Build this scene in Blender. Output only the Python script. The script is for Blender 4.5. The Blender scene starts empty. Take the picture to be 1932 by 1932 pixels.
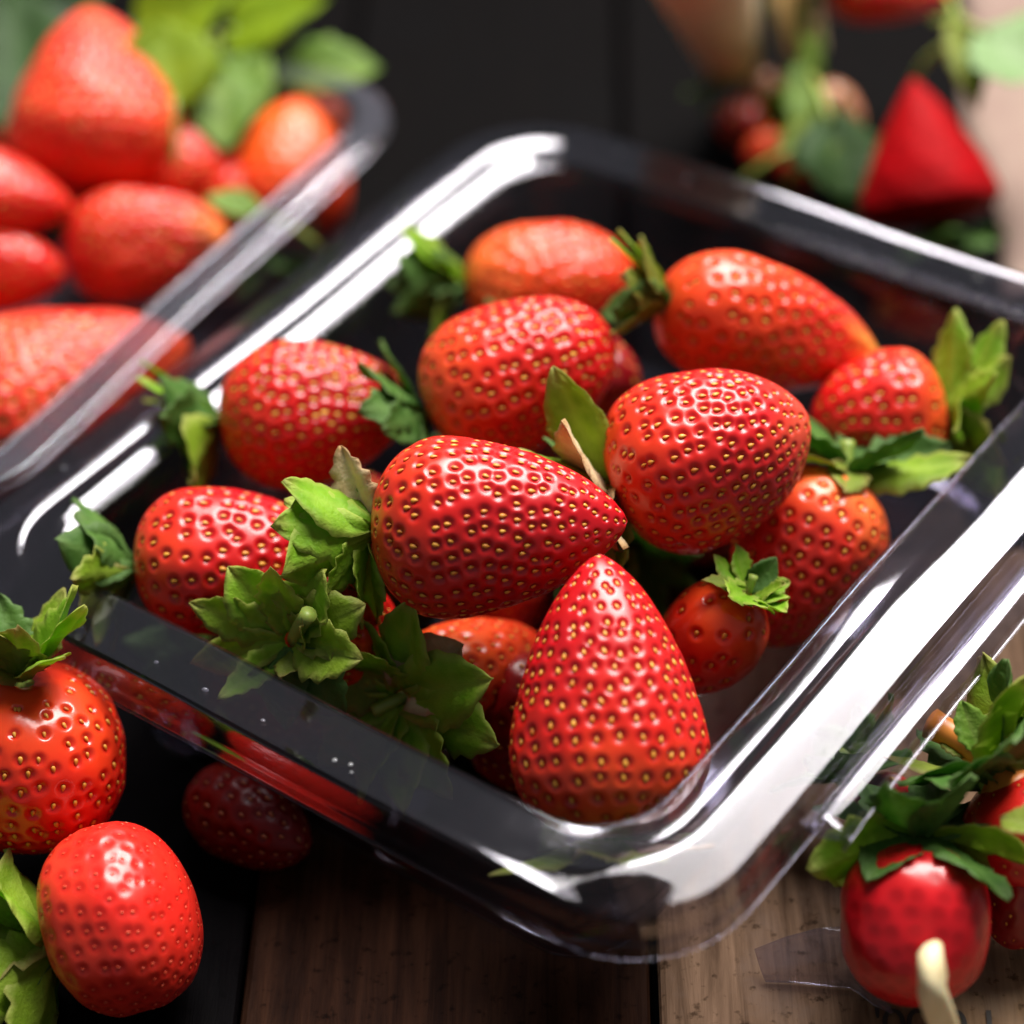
import bpy, math, random
import numpy as np
from mathutils import Matrix, Vector

scn = bpy.context.scene
COL = scn.collection
R_ = math.radians

# ------------------------------------------------------------------ camera
F_PX = 4700.0                                   # focal length in pixels of a 1932 px wide picture
CAM = np.array([-0.0110, -0.3237, 0.3034])
FWD = np.array([0.0, 0.7597, -0.6503]); FWD /= np.linalg.norm(FWD)
RGT = np.array([0.9953, -0.0630, -0.0736]); RGT /= np.linalg.norm(RGT)
UPV = np.cross(RGT, FWD)
RGT = np.cross(FWD, UPV); RGT /= np.linalg.norm(RGT)
cd = bpy.data.cameras.new('camera'); cam = bpy.data.objects.new('camera', cd); COL.objects.link(cam)
m = Matrix.Identity(4)
for i in range(3):
    m[i][0] = RGT[i]; m[i][1] = UPV[i]; m[i][2] = -FWD[i]; m[i][3] = CAM[i]
cam.matrix_world = m
cd.sensor_width = 36.0; cd.lens = F_PX / 1932 * 36
cd.clip_start = 0.01; cd.clip_end = 30
cd.dof.use_dof = True; cd.dof.focus_distance = 0.378; cd.dof.aperture_fstop = 6.6
scn.camera = cam

# ------------------------------------------------------------------ light: one tall window, dim room
w = bpy.data.worlds.new('World'); scn.world = w; w.use_nodes = True
bg = w.node_tree.nodes['Background']; bg.inputs[0].default_value = (0.95, 0.98, 1.05, 1); bg.inputs[1].default_value = 0.155

def area(name, az, el, dist, sx, sy, power, col, aim=(0.0, -0.01, 0.04)):
    ld = bpy.data.lights.new(name, 'AREA'); ld.shape = 'RECTANGLE'; ld.size = sx; ld.size_y = sy
    ld.energy = power; ld.color = col
    o = bpy.data.objects.new(name, ld); COL.objects.link(o)
    d = Vector((math.sin(R_(az)) * math.cos(R_(el)), math.cos(R_(az)) * math.cos(R_(el)), math.sin(R_(el))))
    o.location = Vector(aim) + d * dist
    o.rotation_euler = d.to_track_quat('Z', 'Y').to_euler()
    return o
# a sloping roof window behind the tray to the right: lower edge about 48 degrees up, left edge 4 degrees right of the view
wl = area('window_light', 34, 0, .90, 1.04, .94, 84, (1.0, 0.955, 0.90))
hd = Vector((math.sin(R_(34)), math.cos(R_(34)), 0))
lo_e, hi_e = hd * .957 + Vector((0, 0, .973)), hd * .45 + Vector((0, 0, 1.76))
ly = (hi_e - lo_e).normalized(); lx = Vector((hd.y, -hd.x, 0)); lz = lx.cross(ly)
if lz.z < 0: lx = -lx; lz = lx.cross(ly)
Ml = Matrix.Identity(4)
for i in range(3): Ml[i][0] = lx[i]; Ml[i][1] = ly[i]; Ml[i][2] = lz[i]
Ml.translation = (lo_e + hi_e) / 2; wl.matrix_world = Ml

scn.view_settings.view_transform = 'Standard'; scn.view_settings.look = 'None'
scn.view_settings.exposure = 0.0; scn.view_settings.gamma = 1.0
scn.cycles.use_denoising = True
scn.cycles.max_bounces = 12; scn.cycles.transparent_max_bounces = 24
scn.cycles.caustics_reflective = False; scn.cycles.caustics_refractive = False

# ------------------------------------------------------------------ helpers
RNG = np.random.default_rng(7)
random.seed(7)

def at(x, y, z):
    """point at height z on the sight line of a pixel of the 1932 px photograph"""
    d = FWD + RGT * (x - 966) / F_PX - UPV * (y - 966) / F_PX
    return CAM + d * (z - CAM[2]) / d[2]

def depth(P): return float((np.asarray(P) - CAM) @ FWD)

def mesh(name, v, f, mat=None, smooth=True):
    me = bpy.data.meshes.new(name)
    me.from_pydata([tuple(map(float, p)) for p in v], [], f)
    me.update()
    if smooth: me.polygons.foreach_set('use_smooth', [True] * len(me.polygons))
    if mat: me.materials.append(mat)
    return me

def fast_mesh(name, v, quads, mat=None):
    me = bpy.data.meshes.new(name)
    v = np.asarray(v, np.float32); q = np.asarray(quads, np.int32)
    me.vertices.add(len(v)); me.vertices.foreach_set('co', v.ravel())
    n = q.shape[1]
    me.loops.add(q.size); me.loops.foreach_set('vertex_index', q.ravel())
    me.polygons.add(len(q))
    me.polygons.foreach_set('loop_start', np.arange(0, q.size, n, dtype=np.int32))
    me.polygons.foreach_set('loop_total', np.full(len(q), n, np.int32))
    me.update(calc_edges=True); me.validate()
    me.polygons.foreach_set('use_smooth', [True] * len(me.polygons))
    if mat: me.materials.append(mat)
    return me

def link(name, data, parent=None, loc=None, rot=None, label=None, cat=None, group=None, kind=None):
    o = bpy.data.objects.new(name, data); COL.objects.link(o)
    if parent: o.parent = parent
    if loc is not None: o.location = loc
    if rot is not None: o.rotation_euler = rot
    if label: o['label'] = label
    if cat: o['category'] = cat
    if group: o['group'] = group
    if kind: o['kind'] = kind
    return o

def new_mat(name):
    m = bpy.data.materials.new(name); m.use_nodes = True
    nt = m.node_tree
    return m, nt, nt.nodes, nt.links, nt.nodes['Principled BSDF']

def noise(nt, scale, detail=4, rough=.55, coord='Object', mapping=None):
    tc = nt.nodes.new('ShaderNodeTexCoord'); n = nt.nodes.new('ShaderNodeTexNoise')
    n.inputs['Scale'].default_value = scale; n.inputs['Detail'].default_value = detail
    n.inputs['Roughness'].default_value = rough
    if mapping:
        mp = nt.nodes.new('ShaderNodeMapping'); mp.inputs['Scale'].default_value = mapping
        nt.links.new(tc.outputs[coord], mp.inputs[0]); nt.links.new(mp.outputs[0], n.inputs['Vector'])
    else:
        nt.links.new(tc.outputs[coord], n.inputs['Vector'])
    return n

def ramp(nt, src, stops):
    r = nt.nodes.new('ShaderNodeValToRGB'); e = r.color_ramp.elements
    while len(e) < len(stops): e.new(0.5)
    for k, (p, c) in enumerate(stops):
        e[k].position = p; e[k].color = (*c, 1) if len(c) == 3 else c
    nt.links.new(src, r.inputs[0]); return r

def mixc(nt, fac, a, b, mode='MIX'):
    n = nt.nodes.new('ShaderNodeMix'); n.data_type = 'RGBA'; n.blend_type = mode
    for s, v in ((n.inputs[0], fac), (n.inputs[6], a), (n.inputs[7], b)):
        if hasattr(v, 'is_linked') or hasattr(v, 'links'): nt.links.new(v, s)
        elif isinstance(v, (int, float)): s.default_value = v
        else: s.default_value = (*v, 1)
    return n.outputs[2]

def bump(nt, bs, src, strength, dist):
    b = nt.nodes.new('ShaderNodeBump'); b.inputs['Strength'].default_value = strength
    b.inputs['Distance'].default_value = dist
    nt.links.new(src, b.inputs['Height']); nt.links.new(b.outputs[0], bs.inputs['Normal']); return b

# ------------------------------------------------------------------ materials
_bm = {}
def berry_mat(deep, mid, shoulder, tip=None, rough=.30, sss=.35, spec=.62):
    """flesh colour runs from the shoulder (t=0) to the tip (t=1); 'ripe' and 'pit' are mesh attributes"""
    key = (deep, mid, shoulder, tip, rough, spec)
    if key in _bm: return _bm[key]
    m, nt, N, L, bs = new_mat('strawberry_flesh')
    a = N.new('ShaderNodeAttribute'); a.attribute_name = 'ripe'
    p = N.new('ShaderNodeAttribute'); p.attribute_name = 'pit'
    r = ramp(nt, a.outputs['Fac'], [(0.0, shoulder), (0.13, shoulder), (0.36, mid), (0.62, deep), (0.76, deep), (1.0, tip or deep)])
    n = noise(nt, 70, 6, .62); nr = ramp(nt, n.outputs['Fac'], [(0.35, (0, 0, 0)), (0.7, (1, 1, 1))])
    c = mixc(nt, nr.outputs[0], r.outputs[0], mid)
    mm = N.new('ShaderNodeMath'); mm.operation = 'MULTIPLY'; mm.inputs[1].default_value = .6
    L.new(nr.outputs[0], mm.inputs[0])
    c = mixc(nt, mm.outputs[0], r.outputs[0], mid)
    nb = noise(nt, 130, 3, .5); rb = ramp(nt, nb.outputs['Fac'], [(.60, (0, 0, 0)), (.74, (.5, .5, .5))])
    c = mixc(nt, rb.outputs[0], c, tuple(v * q for v, q in zip(deep, (.62, .5, .6))))
    # flesh just round each achene is a deeper red
    pm = N.new('ShaderNodeMath'); pm.operation = 'MULTIPLY'; pm.inputs[1].default_value = .7
    L.new(p.outputs['Fac'], pm.inputs[0])
    c = mixc(nt, pm.outputs[0], c, tuple(v * s for v, s in zip(deep, (.75, .6, .6))))
    L.new(c, bs.inputs['Base Color'])
    fine = noise(nt, 900, 3); bump(nt, bs, fine.outputs['Fac'], .12, .0002)
    rr = noise(nt, 60, 3); rmp = N.new('ShaderNodeMapRange')
    rmp.inputs['To Min'].default_value = rough - .05; rmp.inputs['To Max'].default_value = rough + .09
    L.new(rr.outputs['Fac'], rmp.inputs[0]); L.new(rmp.outputs[0], bs.inputs['Roughness'])
    bs.inputs['IOR'].default_value = 1.45
    bs.inputs['Specular IOR Level'].default_value = spec
    bs.inputs['Subsurface Weight'].default_value = sss
    bs.inputs['Subsurface Radius'].default_value = (1.0, .22, .12); bs.inputs['Subsurface Scale'].default_value = .0028
    _bm[key] = m; return m

RED = ((.52, .010, .014), (.66, .030, .014))
def simple(name, col, rough, sss=0, var=None, scale=200, coat=0, bstr=0, bscale=400):
    m, nt, N, L, bs = new_mat(name)
    if var:
        n = noise(nt, scale, 5); r = ramp(nt, n.outputs['Fac'], [(.3, col), (.72, var)])
        L.new(r.outputs[0], bs.inputs['Base Color'])
    else: bs.inputs['Base Color'].default_value = (*col, 1)
    bs.inputs['Roughness'].default_value = rough
    bs.inputs['Coat Weight'].default_value = coat
    if sss:
        bs.inputs['Subsurface Weight'].default_value = sss; bs.inputs['Subsurface Scale'].default_value = .001
    if bstr:
        n2 = noise(nt, bscale, 4); bump(nt, bs, n2.outputs['Fac'], bstr, .0006)
    return m

M_SEED = simple('achene_gold', (.50, .13, .010), .42, var=(.84, .46, .06), scale=150)
M_SEED_RED = simple('achene_amber', (.62, .20, .035), .38, var=(.80, .42, .08), scale=300)

def leaf_mat(name, c1, c2, vein, edge=None, rough=.48, trans=.5):
    m, nt, N, L, bs = new_mat(name)
    n = noise(nt, 170, 4); r = ramp(nt, n.outputs['Fac'], [(.32, c1), (.70, c2)])
    va = N.new('ShaderNodeAttribute'); va.attribute_name = 'vein'
    vm = N.new('ShaderNodeMath'); vm.operation = 'MULTIPLY'; vm.inputs[1].default_value = .55
    L.new(va.outputs['Fac'], vm.inputs[0])
    c = mixc(nt, vm.outputs[0], r.outputs[0], vein)
    ea = N.new('ShaderNodeAttribute'); ea.attribute_name = 'edge'
    if edge: c = mixc(nt, ea.outputs['Fac'], c, edge)
    L.new(c, bs.inputs['Base Color']); bs.inputs['Roughness'].default_value = rough; bs.inputs['Specular IOR Level'].default_value = .3
    fn = noise(nt, 1100, 4, .7); b = bump(nt, bs, fn.outputs['Fac'], .7, .0004)
    tr = N.new('ShaderNodeBsdfTranslucent'); mx = N.new('ShaderNodeMixShader'); mx.inputs[0].default_value = trans
    L.new(c, tr.inputs['Color']); L.new(bs.outputs[0], mx.inputs[1]); L.new(tr.outputs[0], mx.inputs[2])
    L.new(mx.outputs[0], N['Material Output'].inputs[0])
    return m

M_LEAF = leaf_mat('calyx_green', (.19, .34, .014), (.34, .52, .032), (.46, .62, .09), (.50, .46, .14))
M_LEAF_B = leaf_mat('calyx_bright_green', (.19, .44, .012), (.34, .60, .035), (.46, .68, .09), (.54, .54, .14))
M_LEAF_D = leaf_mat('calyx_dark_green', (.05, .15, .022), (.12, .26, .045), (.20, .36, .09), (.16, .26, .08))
M_LEAF_Y = leaf_mat('calyx_olive', (.20, .29, .025), (.34, .42, .06), (.34, .40, .10), (.42, .30, .12))
M_LEAF_DRY = leaf_mat('dried_sepal', (.58, .40, .20), (.80, .66, .40), (.86, .74, .52), (.50, .28, .10), .6, .25)
M_STEM = simple('stem_green', (.16, .24, .03), .5, sss=.2, var=(.30, .38, .07), scale=120)
M_STEM_PALE = simple('pale_stem', (.62, .50, .25), .42, sss=.3, var=(.80, .74, .50), scale=130)

def plastic(name, tint, refl=1.0, rough=.035, haze=.0):
    """clear PET sheet: Fresnel mirror over a faintly smoky see-through body"""
    m, nt, N, L, bs = new_mat(name); N.remove(bs)
    t = N.new('ShaderNodeBsdfTransparent'); t.inputs[0].default_value = (*tint, 1)
    g = N.new('ShaderNodeBsdfGlossy'); g.inputs['Color'].default_value = (1, 1, 1, 1)
    n = noise(nt, 22, 4); r = N.new('ShaderNodeMapRange'); r.inputs['To Min'].default_value = rough; r.inputs['To Max'].default_value = rough + .04
    L.new(n.outputs['Fac'], r.inputs[0]); L.new(r.outputs[0], g.inputs['Roughness'])
    wv = noise(nt, 38, 3); b = N.new('ShaderNodeBump'); b.inputs['Strength'].default_value = .06; b.inputs['Distance'].default_value = .0012
    L.new(wv.outputs['Fac'], b.inputs['Height']); L.new(b.outputs[0], g.inputs['Normal'])
    fr = N.new('ShaderNodeFresnel'); fr.inputs['IOR'].default_value = 1.55
    mu = N.new('ShaderNodeMath'); mu.operation = 'MULTIPLY'; mu.inputs[1].default_value = refl; mu.use_clamp = True
    L.new(fr.outputs[0], mu.inputs[0])
    mx = N.new('ShaderNodeMixShader'); L.new(mu.outputs[0], mx.inputs[0]); L.new(t.outputs[0], mx.inputs[1]); L.new(g.outputs[0], mx.inputs[2])
    out = mx.outputs[0]
    if haze:
        d = N.new('ShaderNodeBsdfDiffuse'); d.inputs[0].default_value = (.30, .31, .36, 1)
        m2 = N.new('ShaderNodeMixShader'); m2.inputs[0].default_value = haze
        L.new(out, m2.inputs[1]); L.new(d.outputs[0], m2.inputs[2]); out = m2.outputs[0]
    L.new(out, N['Material Output'].inputs[0]); return m
M_PET_MILKY = plastic('milky_clear_plastic', (.86, .84, .90), refl=.35, rough=.05, haze=.06)
M_PET = plastic('clear_plastic', (.78, .77, .82), refl=.23, rough=.035, haze=.004)

def wood(name, dark, light, worn, wear=.5, rough=.42, seed=0.0):
    m, nt, N, L, bs = new_mat(name)
    tc = N.new('ShaderNodeTexCoord'); mp = N.new('ShaderNodeMapping')
    mp.inputs['Scale'].default_value = (34, 2.2, 34); mp.inputs['Location'].default_value = (seed, seed * 3, 0)
    L.new(tc.outputs['Object'], mp.inputs[0])
    n = N.new('ShaderNodeTexNoise'); n.inputs['Scale'].default_value = 9; n.inputs['Detail'].default_value = 8; n.inputs['Roughness'].default_value = .68
    n.inputs['Distortion'].default_value = .5
    L.new(mp.outputs[0], n.inputs['Vector'])
    bs.inputs['Specular IOR Level'].default_value = .03
    r = ramp(nt, n.outputs['Fac'], [(.30, dark), (.72, light)])
    n2 = noise(nt, 26, 6, .65); r2 = ramp(nt, n2.outputs['Fac'], [(wear, (0, 0, 0)), (wear + .16, (1, 1, 1))])
    c = mixc(nt, r2.outputs[0], r.outputs[0], worn)
    n3 = noise(nt, 420, 3, .6); r3 = ramp(nt, n3.outputs['Fac'], [(.30, (.35, .33, .30)), (.42, (1, 1, 1))])
    c = mixc(nt, 1.0, c, r3.outputs[0], 'MULTIPLY')
    L.new(c, bs.inputs['Base Color'])
    rr = N.new('ShaderNodeMapRange'); rr.inputs['To Min'].default_value = rough; rr.inputs['To Max'].default_value = rough + .25
    L.new(n.outputs['Fac'], rr.inputs[0]); L.new(rr.outputs[0], bs.inputs['Roughness'])
    bump(nt, bs, n.outputs['Fac'], .5, .0006)
    return m
M_WOOD_DARK = wood('dark_stained_wood', (.0010, .0008, .0010), (.0030, .0022, .0023), (.0020, .0017, .0020), .52, .50)  # dark stain, taken near black to stand in for light falling off behind
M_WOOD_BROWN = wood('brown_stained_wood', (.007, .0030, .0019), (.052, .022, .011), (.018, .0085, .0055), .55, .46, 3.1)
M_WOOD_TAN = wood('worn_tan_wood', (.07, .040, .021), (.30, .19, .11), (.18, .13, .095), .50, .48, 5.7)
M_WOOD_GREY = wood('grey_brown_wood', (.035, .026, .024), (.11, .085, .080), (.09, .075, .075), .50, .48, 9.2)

# ------------------------------------------------------------------ table of planks
ground = link('floor', mesh('floor', [(-4, -4, -.75), (4, -4, -.75), (4, 4, -.75), (-4, 4, -.75)], [(0, 1, 2, 3)], M_WOOD_DARK, False), kind='structure')
table = link('table_top', None, kind='structure')
j = at(490, 1560, 0); k_ = at(455, 1850, 0)
gdir = (j - k_); gdir[2] = 0; gdir /= np.linalg.norm(gdir)
gang = math.atan2(gdir[1], gdir[0]) - math.pi / 2        # grain runs along local y
def plank(x0, x1, mat, dz=0.0, y0=-.75, y1=1.10):
    t = .022
    cxm = (x0 + x1) / 2; hw = (x1 - x0) / 2 - .0006
    prof = [(-hw, -.0012), (-hw + .0004, -.0004), (-hw + .0012, 0), (hw - .0012, 0), (hw - .0004, -.0004), (hw, -.0012), (hw, -t), (-hw, -t)]
    v = []; ys = np.linspace(y0, y1, 9)
    for y in ys:
        for (a, b) in prof: v.append((a + .0004 * math.sin(y * 31 + x0 * 70), y, b))
    f = []; n = len(prof)
    for i in range(len(ys) - 1):
        for q in range(n): f.append((i * n + q, i * n + (q + 1) % n, (i + 1) * n + (q + 1) % n, (i + 1) * n + q))
    f.append(tuple(range(n))); f.append(tuple((len(ys) - 1) * n + q for q in reversed(range(n))))
    me = mesh('plank', v, [tuple(reversed(a)) for a in f], mat, False)
    o = link('plank', me, table); o.location = (cxm, 0, dz); return o
table.location = (j[0], j[1], 0); table.rotation_euler = (0, 0, gang)
plank_tan = None
xs = [(-.56, -.42, M_WOOD_DARK), (-.42, -.27, M_WOOD_BROWN), (-.27, -.135, M_WOOD_DARK), (-.135, 0, M_WOOD_DARK), (0, .0640, M_WOOD_BROWN),
      (.0640, .150, M_WOOD_TAN), (.150, .245, M_WOOD_GREY), (.245, .39, M_WOOD_DARK), (.39, .53, M_WOOD_DARK), (.53, .68, M_WOOD_DARK)]
for a, b, mt in xs:
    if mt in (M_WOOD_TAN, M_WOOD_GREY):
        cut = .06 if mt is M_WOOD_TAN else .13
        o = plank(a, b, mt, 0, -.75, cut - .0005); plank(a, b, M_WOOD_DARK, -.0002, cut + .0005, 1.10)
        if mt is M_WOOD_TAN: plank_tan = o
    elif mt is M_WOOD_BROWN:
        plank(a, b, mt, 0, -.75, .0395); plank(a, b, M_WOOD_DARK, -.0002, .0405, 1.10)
    else: plank(a, b, mt, -.0001 * (int(a * 1000) % 3))
for sx in (-.45, .58):
    for sy in (-.65, 1.0):
        s = .035
        vv = [(sx - s, sy - s, -.75), (sx + s, sy - s, -.75), (sx + s, sy + s, -.75), (sx - s, sy + s, -.75),
              (sx - s, sy - s, -.0225), (sx + s, sy - s, -.0225), (sx + s, sy + s, -.0225), (sx - s, sy + s, -.0225)]
        link('leg', mesh('leg', vv, [(0, 3, 2, 1), (4, 5, 6, 7), (0, 1, 5, 4), (1, 2, 6, 5), (2, 3, 7, 6), (3, 0, 4, 7)], M_WOOD_DARK, False), table)

# ------------------------------------------------------------------ clear trays
E1 = np.array([.64803, .76161, 0]); E2 = np.array([.76161, -.64803, 0])
ANG = math.atan2(E2[1], E2[0])
def rrect(a, b, r, nc=10, ns=14):
    P = []
    for cx_, cy_, a0 in ((a - r, b - r, 0), (-(a - r), b - r, 90), (-(a - r), -(b - r), 180), (a - r, -(b - r), 270)):
        for q in range(nc + 1):
            t = R_(a0 + 90 * q / nc); P.append((cx_ + r * math.cos(t), cy_ + r * math.sin(t)))
        # straight side to the next corner
        t1 = R_(a0 + 90)
        ex, ey = P[-1]
        nx = {0: (-(a - r), b), 90: (-a, -(b - r)), 180: (a - r, -b), 270: (a, b - r)}[a0]
        for q in range(1, ns):
            u = q / ns; P.append((ex + (nx[0] - ex) * u, ey + (nx[1] - ey) * u))
    return np.array(P)
def tray_shell(name, a, b, H, prof, r0, mat, side=1.0, dish=(1.0, .2), warp=.0004, neg=1.0):
    rings = []
    for (d, z, rr) in prof:
        P = rrect(a + d, b + d * (side if d > 0 else neg), max(r0 + rr, .002))
        ang = np.arctan2(P[:, 1], P[:, 0])
        zz = np.full(len(P), z)
        if d < .0137 and d > -.0020:      # how far the flange is dished: long sides against short sides
            px_ = np.clip((np.abs(P[:, 0]) - (a - r0)) / (r0 + .001), 0, 1); zz = H + .0003 + (zz - H - .0003) * (dish[1] + (dish[0] - dish[1]) * px_ ** 2)
        fl = min(1, max(0, z / H))
        zz = zz + warp * fl * (np.sin(ang * 3 + 1.0) + .6 * np.sin(ang * 7 + 2.2))
        # long edges bow out a touch
        P = P * (1 + .012 * fl * (np.cos(ang * 4) < .2)[:, None] * 0)
        rings.append(np.column_stack([P, zz]))
    n = len(rings[0]); V = np.concatenate(rings); f = []
    for i in range(len(rings) - 1):
        for q in range(n):
            f.append((i * n + q, i * n + (q + 1) % n, (i + 1) * n + (q + 1) % n, (i + 1) * n + q))
    V = [tuple(p) for p in V]; f.append(tuple(reversed(range(n))))
    me = mesh(name, V, f, mat)
    return me
H = .040
def arc(d0, z0, d1, z1, bulge, n=5):
    out = []
    for i in range(n + 1):
        u = i / n; s = math.sin(u * math.pi) * bulge
        out.append((d0 + (d1 - d0) * u, z0 + (z1 - z0) * u + s))
    return out
WALL = [(-.018, .0012, -.004), (-.0125, .0010, -.003), (-.0107, .0014, -.002), (-.0094, .0028, -.001), (-.0087, .0050, 0), (-.0080, .0110, 0), (-.0079, .0114, 0), (-.0073, .0117, 0), (-.0072, .0121, 0),
        (-.0066, .0195, 0), (-.0065, .0199, 0), (-.0059, .0202, 0), (-.0058, .0206, 0), (-.0051, .0275, 0), (-.0050, .0279, 0), (-.0044, .0282, 0), (-.0043, .0286, 0), (-.0036, .0350, 0), (-.0032, .0372, 0), (-.0027, .0385, 0), (-.0020, .0394, 0)]
RIM = [(-.0014, .0399, .0002), (-.0008, .0401, .0004), (.0008, .0406, .0008), (.0013, .04065, .0010), (.0032, .0407, .0014), (.0046, .04075, .0020), (.0049, .0409, .0021), (.0053, .0410, .0023), (.0066, .0411, .0028), (.0072, .0410, .0031),
       (.0084, .0408, .0036), (.0108, .0401, .0050), (.0132, .0394, .0058), (.0136, .0393, .0059), (.0141, .0389, .0060), (.0144, .0380, .0061), (.0146, .0350, .0062), (.0147, .0343, .0062), (.0150, .0340, .0062), (.0151, .0336, .0062), (.0153, .0322, .0063), (.0155, .0317, .0063)]
def make_tray(label, loc, ang, a=.060, b=.0705, r0=.013, scale_h=1.0, rim_scale=1.0, side=.76, dish=(1.0, 0.0), mat=None):
    mat = mat or M_PET
    root = link('clear_tray', None, None, loc, (0, 0, ang), label, 'tray', 'clear plastic strawberry trays')
    wall = tray_shell('basin', a, b, H, WALL, r0, mat, neg=.45)
    o = link('basin', wall, root); md = o.modifiers.new('t', 'SOLIDIFY'); md.thickness = .0005; md.offset = 0
    prof = [WALL[-1]] + RIM
    V = tray_shell('rim', a, b, H, [(d * rim_scale, z, rr) for d, z, rr in prof], r0, mat, side, dish, neg=.45)
    V.polygons[len(V.polygons) - 1].select = False
    # drop the closing n-gon of the rim
    import bmesh
    bm = bmesh.new(); bm.from_mesh(V); bm.faces.ensure_lookup_table()
    big = max(bm.faces, key=lambda q: len(q.verts)); bmesh.ops.delete(bm, geom=[big], context='FACES_ONLY'); bm.to_mesh(V); bm.free()
    o2 = link('rim', V, root); md = o2.modifiers.new('t', 'SOLIDIFY'); md.thickness = .0005; md.offset = 0
    root.scale = (1, 1, scale_h)
    return root
main_tray = make_tray('clear open tray in the middle heaped with sharp red strawberries', (0, 0, 0.0002), ANG)
LC = (-.11198, .11207, .0002); LANG = R_(-33.894)
drv = []; drf = []
for q in range(30):
    sd = q % 4; e_ = RNG.uniform(-.050, .055); dd = RNG.uniform(.0060, .0125)
    if sd in (0, 2): cx_, cy_, cz_ = (.060 + dd) * (1 if sd == 0 else -1), e_ * 1.1, .0410 - max(0, dd - .0066) * .25
    else: cx_, cy_, cz_ = e_, (.0705 + dd * .76) * (1 if sd == 1 else -1), .0403
    r_ = RNG.uniform(.00022, .00055); ex_ = RNG.uniform(.8, 1.5); o_ = len(drv)
    drv.append((cx_, cy_, cz_ + r_ * .62))
    for k, rr_ in ((1, .55), (2, .88), (3, 1.0)):
        for t_ in range(8):
            a_ = t_ * math.pi / 4; drv.append((cx_ + r_ * rr_ * ex_ * math.cos(a_), cy_ + r_ * rr_ * math.sin(a_), cz_ + r_ * .62 * (1 - rr_ ** 2) - .00002))
    for t_ in range(8):
        t2 = (t_ + 1) % 8; drf.append((o_, o_ + 1 + t_, o_ + 1 + t2))
        for k in range(2): a0 = o_ + 1 + k * 8; drf.append((a0 + t_, a0 + 8 + t_, a0 + 8 + t2, a0 + t2))
m_glint, ntw, Nw, Lw, bw = new_mat('water_drop'); bw.inputs['Base Color'].default_value = (.9, .92, .95, 1); bw.inputs['Roughness'].default_value = .03; bw.inputs['Alpha'].default_value = .25; bw.inputs['Specular IOR Level'].default_value = 1  # tiny pale domes added to give the small glints on the flange
link('glint_domes', mesh('glint_domes', drv, drf, m_glint), main_tray, kind='stuff')
left_tray = make_tray('blurred clear tray at the upper left full of large berries', (LC[0] - .55765 * .019, LC[1] - .83008 * .019, LC[2]), LANG, a=.0680, b=.0675, rim_scale=.42, dish=(.25, .0), mat=M_PET_MILKY)

# ------------------------------------------------------------------ strawberries
PROF = {'con': (.30, 1.75, .72), 'blunt': (.38, 2.4, .55), 'egg': (.36, 2.0, .62), 'squat': (.42, 2.6, .52), 'cone': (.16, 1.25, .85)}
def radf(t, kind):
    pk, e, g = PROF[kind]; t = np.asarray(t, float)
    a = np.sqrt(np.clip(1 - ((pk - t) / pk) ** 2 * .97, 0, 1)) ** .8
    s = np.clip((t - pk) / (1 - pk), 0, 1); b = np.clip(1 - s ** e, 0, 1) ** g
    return np.where(t < pk, a, b)

def surface(t, th, L, W, kind, ph, lump, bend):
    """point on the undimpled flesh; local +z runs to the tip, origin at mid-length"""
    r = radf(t, kind) * W / 2
    k = 1 + lump * (.55 * np.sin(2 * th + ph[0]) + .35 * np.sin(3 * th + ph[1] + 3 * t) + .3 * np.sin(5 * th + ph[2] - 5 * t) * (1 - t)) \
        + lump * .4 * np.sin(7 * t + ph[3]) + lump * .22 * np.sin(7 * th + ph[1] + 9 * t) * np.sin(11 * t + ph[0])
    x = r * k * np.cos(th); y = r * k * np.sin(th) * .95
    z = (t - .5) * L
    x = x + bend * L * (t - .3) ** 2 * math.cos(ph[0]); y = y + bend * L * (t - .3) ** 2 * math.sin(ph[0])
    return np.stack([x, y, z], -1)

def seed_layout(L, W, kind, spacing, rng):
    """rows of achenes round the fruit, staggered, closer together towards the tip"""
    ts = np.linspace(0, 1, 600); r = radf(ts, kind) * W / 2
    arc_ = np.concatenate([[0], np.cumsum(np.hypot(np.diff(r), np.diff(ts) * L))])
    T, TH = [], []; a = np.interp(.012, ts, arc_); off = 0.0
    while a < arc_[-1] - .0004:
        t = float(np.interp(a, arc_, ts)); s = spacing * (1.15 - .40 * t)
        n = max(3, int(round(2 * math.pi * float(radf(t, kind)) * W / 2 / s))); off += .5
        for q in range(n): T.append(t + rng.normal(0, .12) * s / L); TH.append((q + off % 1 + rng.normal(0, .11)) * 2 * math.pi / n + .35 * t * 2)
        a += s * .84
    return np.array(T), np.array(TH)

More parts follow.
